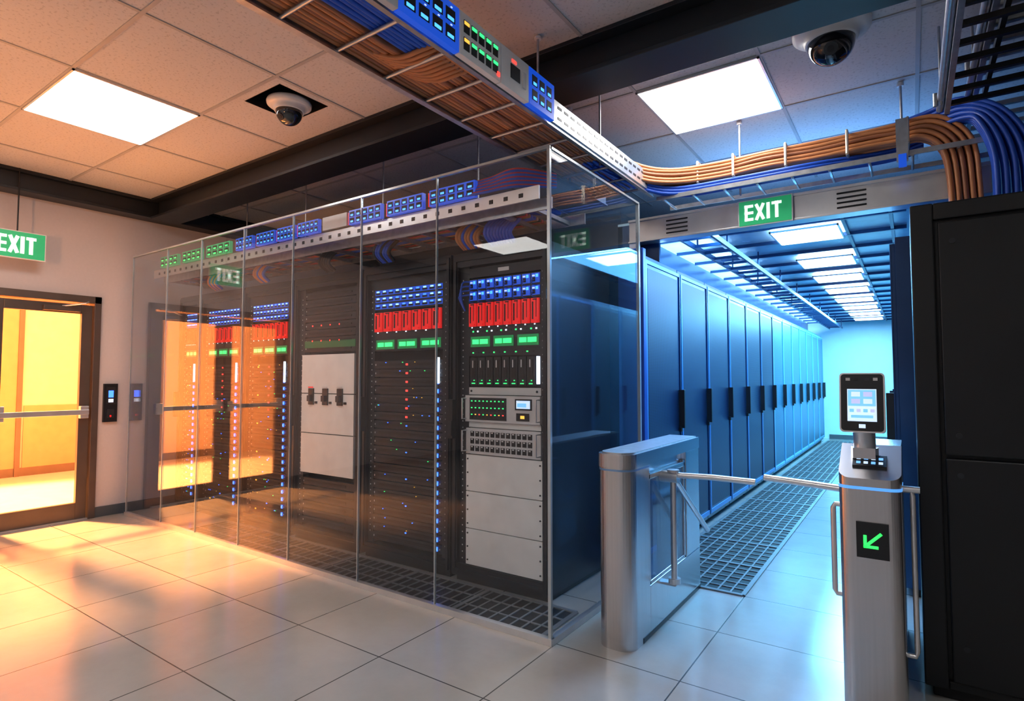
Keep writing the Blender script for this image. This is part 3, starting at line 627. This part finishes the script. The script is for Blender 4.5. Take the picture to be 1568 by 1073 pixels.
# face recognition terminal
m=MB('face_recognition_terminal')
Rm=Matrix.Rotation(math.radians(-8),3,'X'); tc=Vector((-.176,2.86,1.295))
def tb(x,z,hx,hz,y,hy,mt): m.obox(tc+Rm@Vector((x,y,z)),Rm@Vector((hx,0,0)),Rm@Vector((0,hy,0)),Rm@Vector((0,0,hz)),mt)
def rrect(w,h,r,y0,y1,mt,n=6):
    P=[]
    for cx,cz,a0 in((w-r,h-r,0),(-w+r,h-r,90),(-w+r,-h+r,180),(w-r,-h+r,270)):
        for k in range(n+1): t=math.radians(a0+90*k/n); P.append((cx+r*math.cos(t),cz+r*math.sin(t)))
    N=len(P); vs=[tc+Rm@Vector((x,y0,z)) for x,z in P]+[tc+Rm@Vector((x,y1,z)) for x,z in P]
    m.add(vs,[tuple(range(N)),tuple(range(N,2*N))[::-1]],mt); m.add(vs,[(i,N+i,N+(i+1)%N,(i+1)%N) for i in range(N)],mt,True)
rrect(.083,.126,.016,-.012,.02,ALU); rrect(.077,.12,.013,-.015,-.011,BLK)
tb(0,-.012,.053,.068,-.016,.001,LCDW); tb(0,.018,.05,.034,-.0175,.0006,LCD)
lil=mat('screen_lilac_tile',(.5,.55,.9),.3,emis=(.5,.55,1),es=.8)
for i in range(2):
    for j in range(2): tb(-.022+i*.044,.004+j*.03,.016,.010,-.0187,.0006,LCDW if (i+j)%2 else lil)
for i in range(4): tb(-.037+i*.025,-.035,.008,.007,-.0185,.0006,(LCD,lil)[i%2])
tb(0,-.06,.04,.006,-.0185,.0006,LCD)
tb(0,-.1,.012,.008,-.0165,.001,LCDW)
for i,x in enumerate((-.05,-.02,.02,.05)): tb(x,.098,.008,.006,-.0165,.001,(GRY,DK2,DK,GRY)[i])
m.prism([( -.218,2.90),(-.135,2.90),(-.125,2.95),(-.228,2.95)],1.055,1.10,STEEL)
m.tube(smooth_path([(-.176,2.945,1.06),(-.176,2.945,1.12),(-.176,2.92,1.17),(-.176,2.89,1.22)],5),[.042]*16,ALU,20)
m.done()
# ------------------------------------------------------------------ lights
def area(name,loc,rot,sx,sy,e,col):
    l=bpy.data.lights.new(name,'AREA'); l.shape='RECTANGLE'; l.size=sx; l.size_y=sy; l.energy=e; l.color=col
    o=bpy.data.objects.new(name,l); o.location=loc; o.rotation_euler=rot; C.objects.link(o); return o
def spot(name,loc,to,e,col,deg,blend,r):
    sp=bpy.data.lights.new(name,'SPOT'); sp.energy=e; sp.color=col; sp.spot_size=math.radians(deg); sp.spot_blend=blend; sp.shadow_soft_size=r
    o=bpy.data.objects.new(name,sp); o.location=loc; d=Vector(to)-Vector(loc); o.rotation_euler=d.to_track_quat('-Z','Y').to_euler(); C.objects.link(o)
spot('corridor_spot_lamp',(-9.2,1.45,3.6),(-5.2,1.2,0),11500,(1,.36,.10),120,.15,.18)
spot('added_warm_ceiling_fill',(-2.6,-1.6,1.9),(-5.6,1.2,3.3),330,(1,.38,.13),75,1,.1)  # added out-of-view fill that warms the left ceiling, no real fixture
area('corridor_wash_lamp',(-8.6,2.4,3.9),(0,0,0),2,3,60,(1,.8,.6))
area('aisle_blue_lamp',(-.8,6.5,2.6),(0,0,0),.9,3,110,(.1,.45,1))
area('aisle_cyan_lamp',(-.8,11.5,2.6),(0,0,0),.9,5,430,(.15,.65,1))
area('aisle_entry_blue_lamp',(-.8,4.75,2.6),(math.radians(-20),0,0),1.2,.2,50,(.1,.45,1))
area('added_aisle_roof_fill',(-1.85,9.8,2.36),(math.pi,math.radians(-25),0),.08,10.2,150,(.35,.7,1))  # added fill above the racks to brighten the aisle roof, no real fixture
area('added_blue_ceiling_fill',(-.7,5.3,2.78),(math.pi,0,0),1.6,.8,14,(.15,.42,1))  # added fill imitating blue aisle light spilling onto the ceiling
w=bpy.data.worlds.new('world'); bpy.context.scene.world=w; w.use_nodes=True; w.node_tree.nodes['Background'].inputs[0].default_value=(.05,.055,.06,1)
# ------------------------------------------------------------------ camera
cd=bpy.data.cameras.new('camera'); cam=bpy.data.objects.new('camera',cd); C.objects.link(cam)
cam.location=(0,0,1.4); cam.rotation_euler=(math.radians(92.72),0,math.radians(34.7)); cd.sensor_width=36; cd.lens=883/1568*36; cd.clip_start=.05
bpy.context.scene.camera=cam
bpy.context.scene.view_settings.view_transform='Standard'
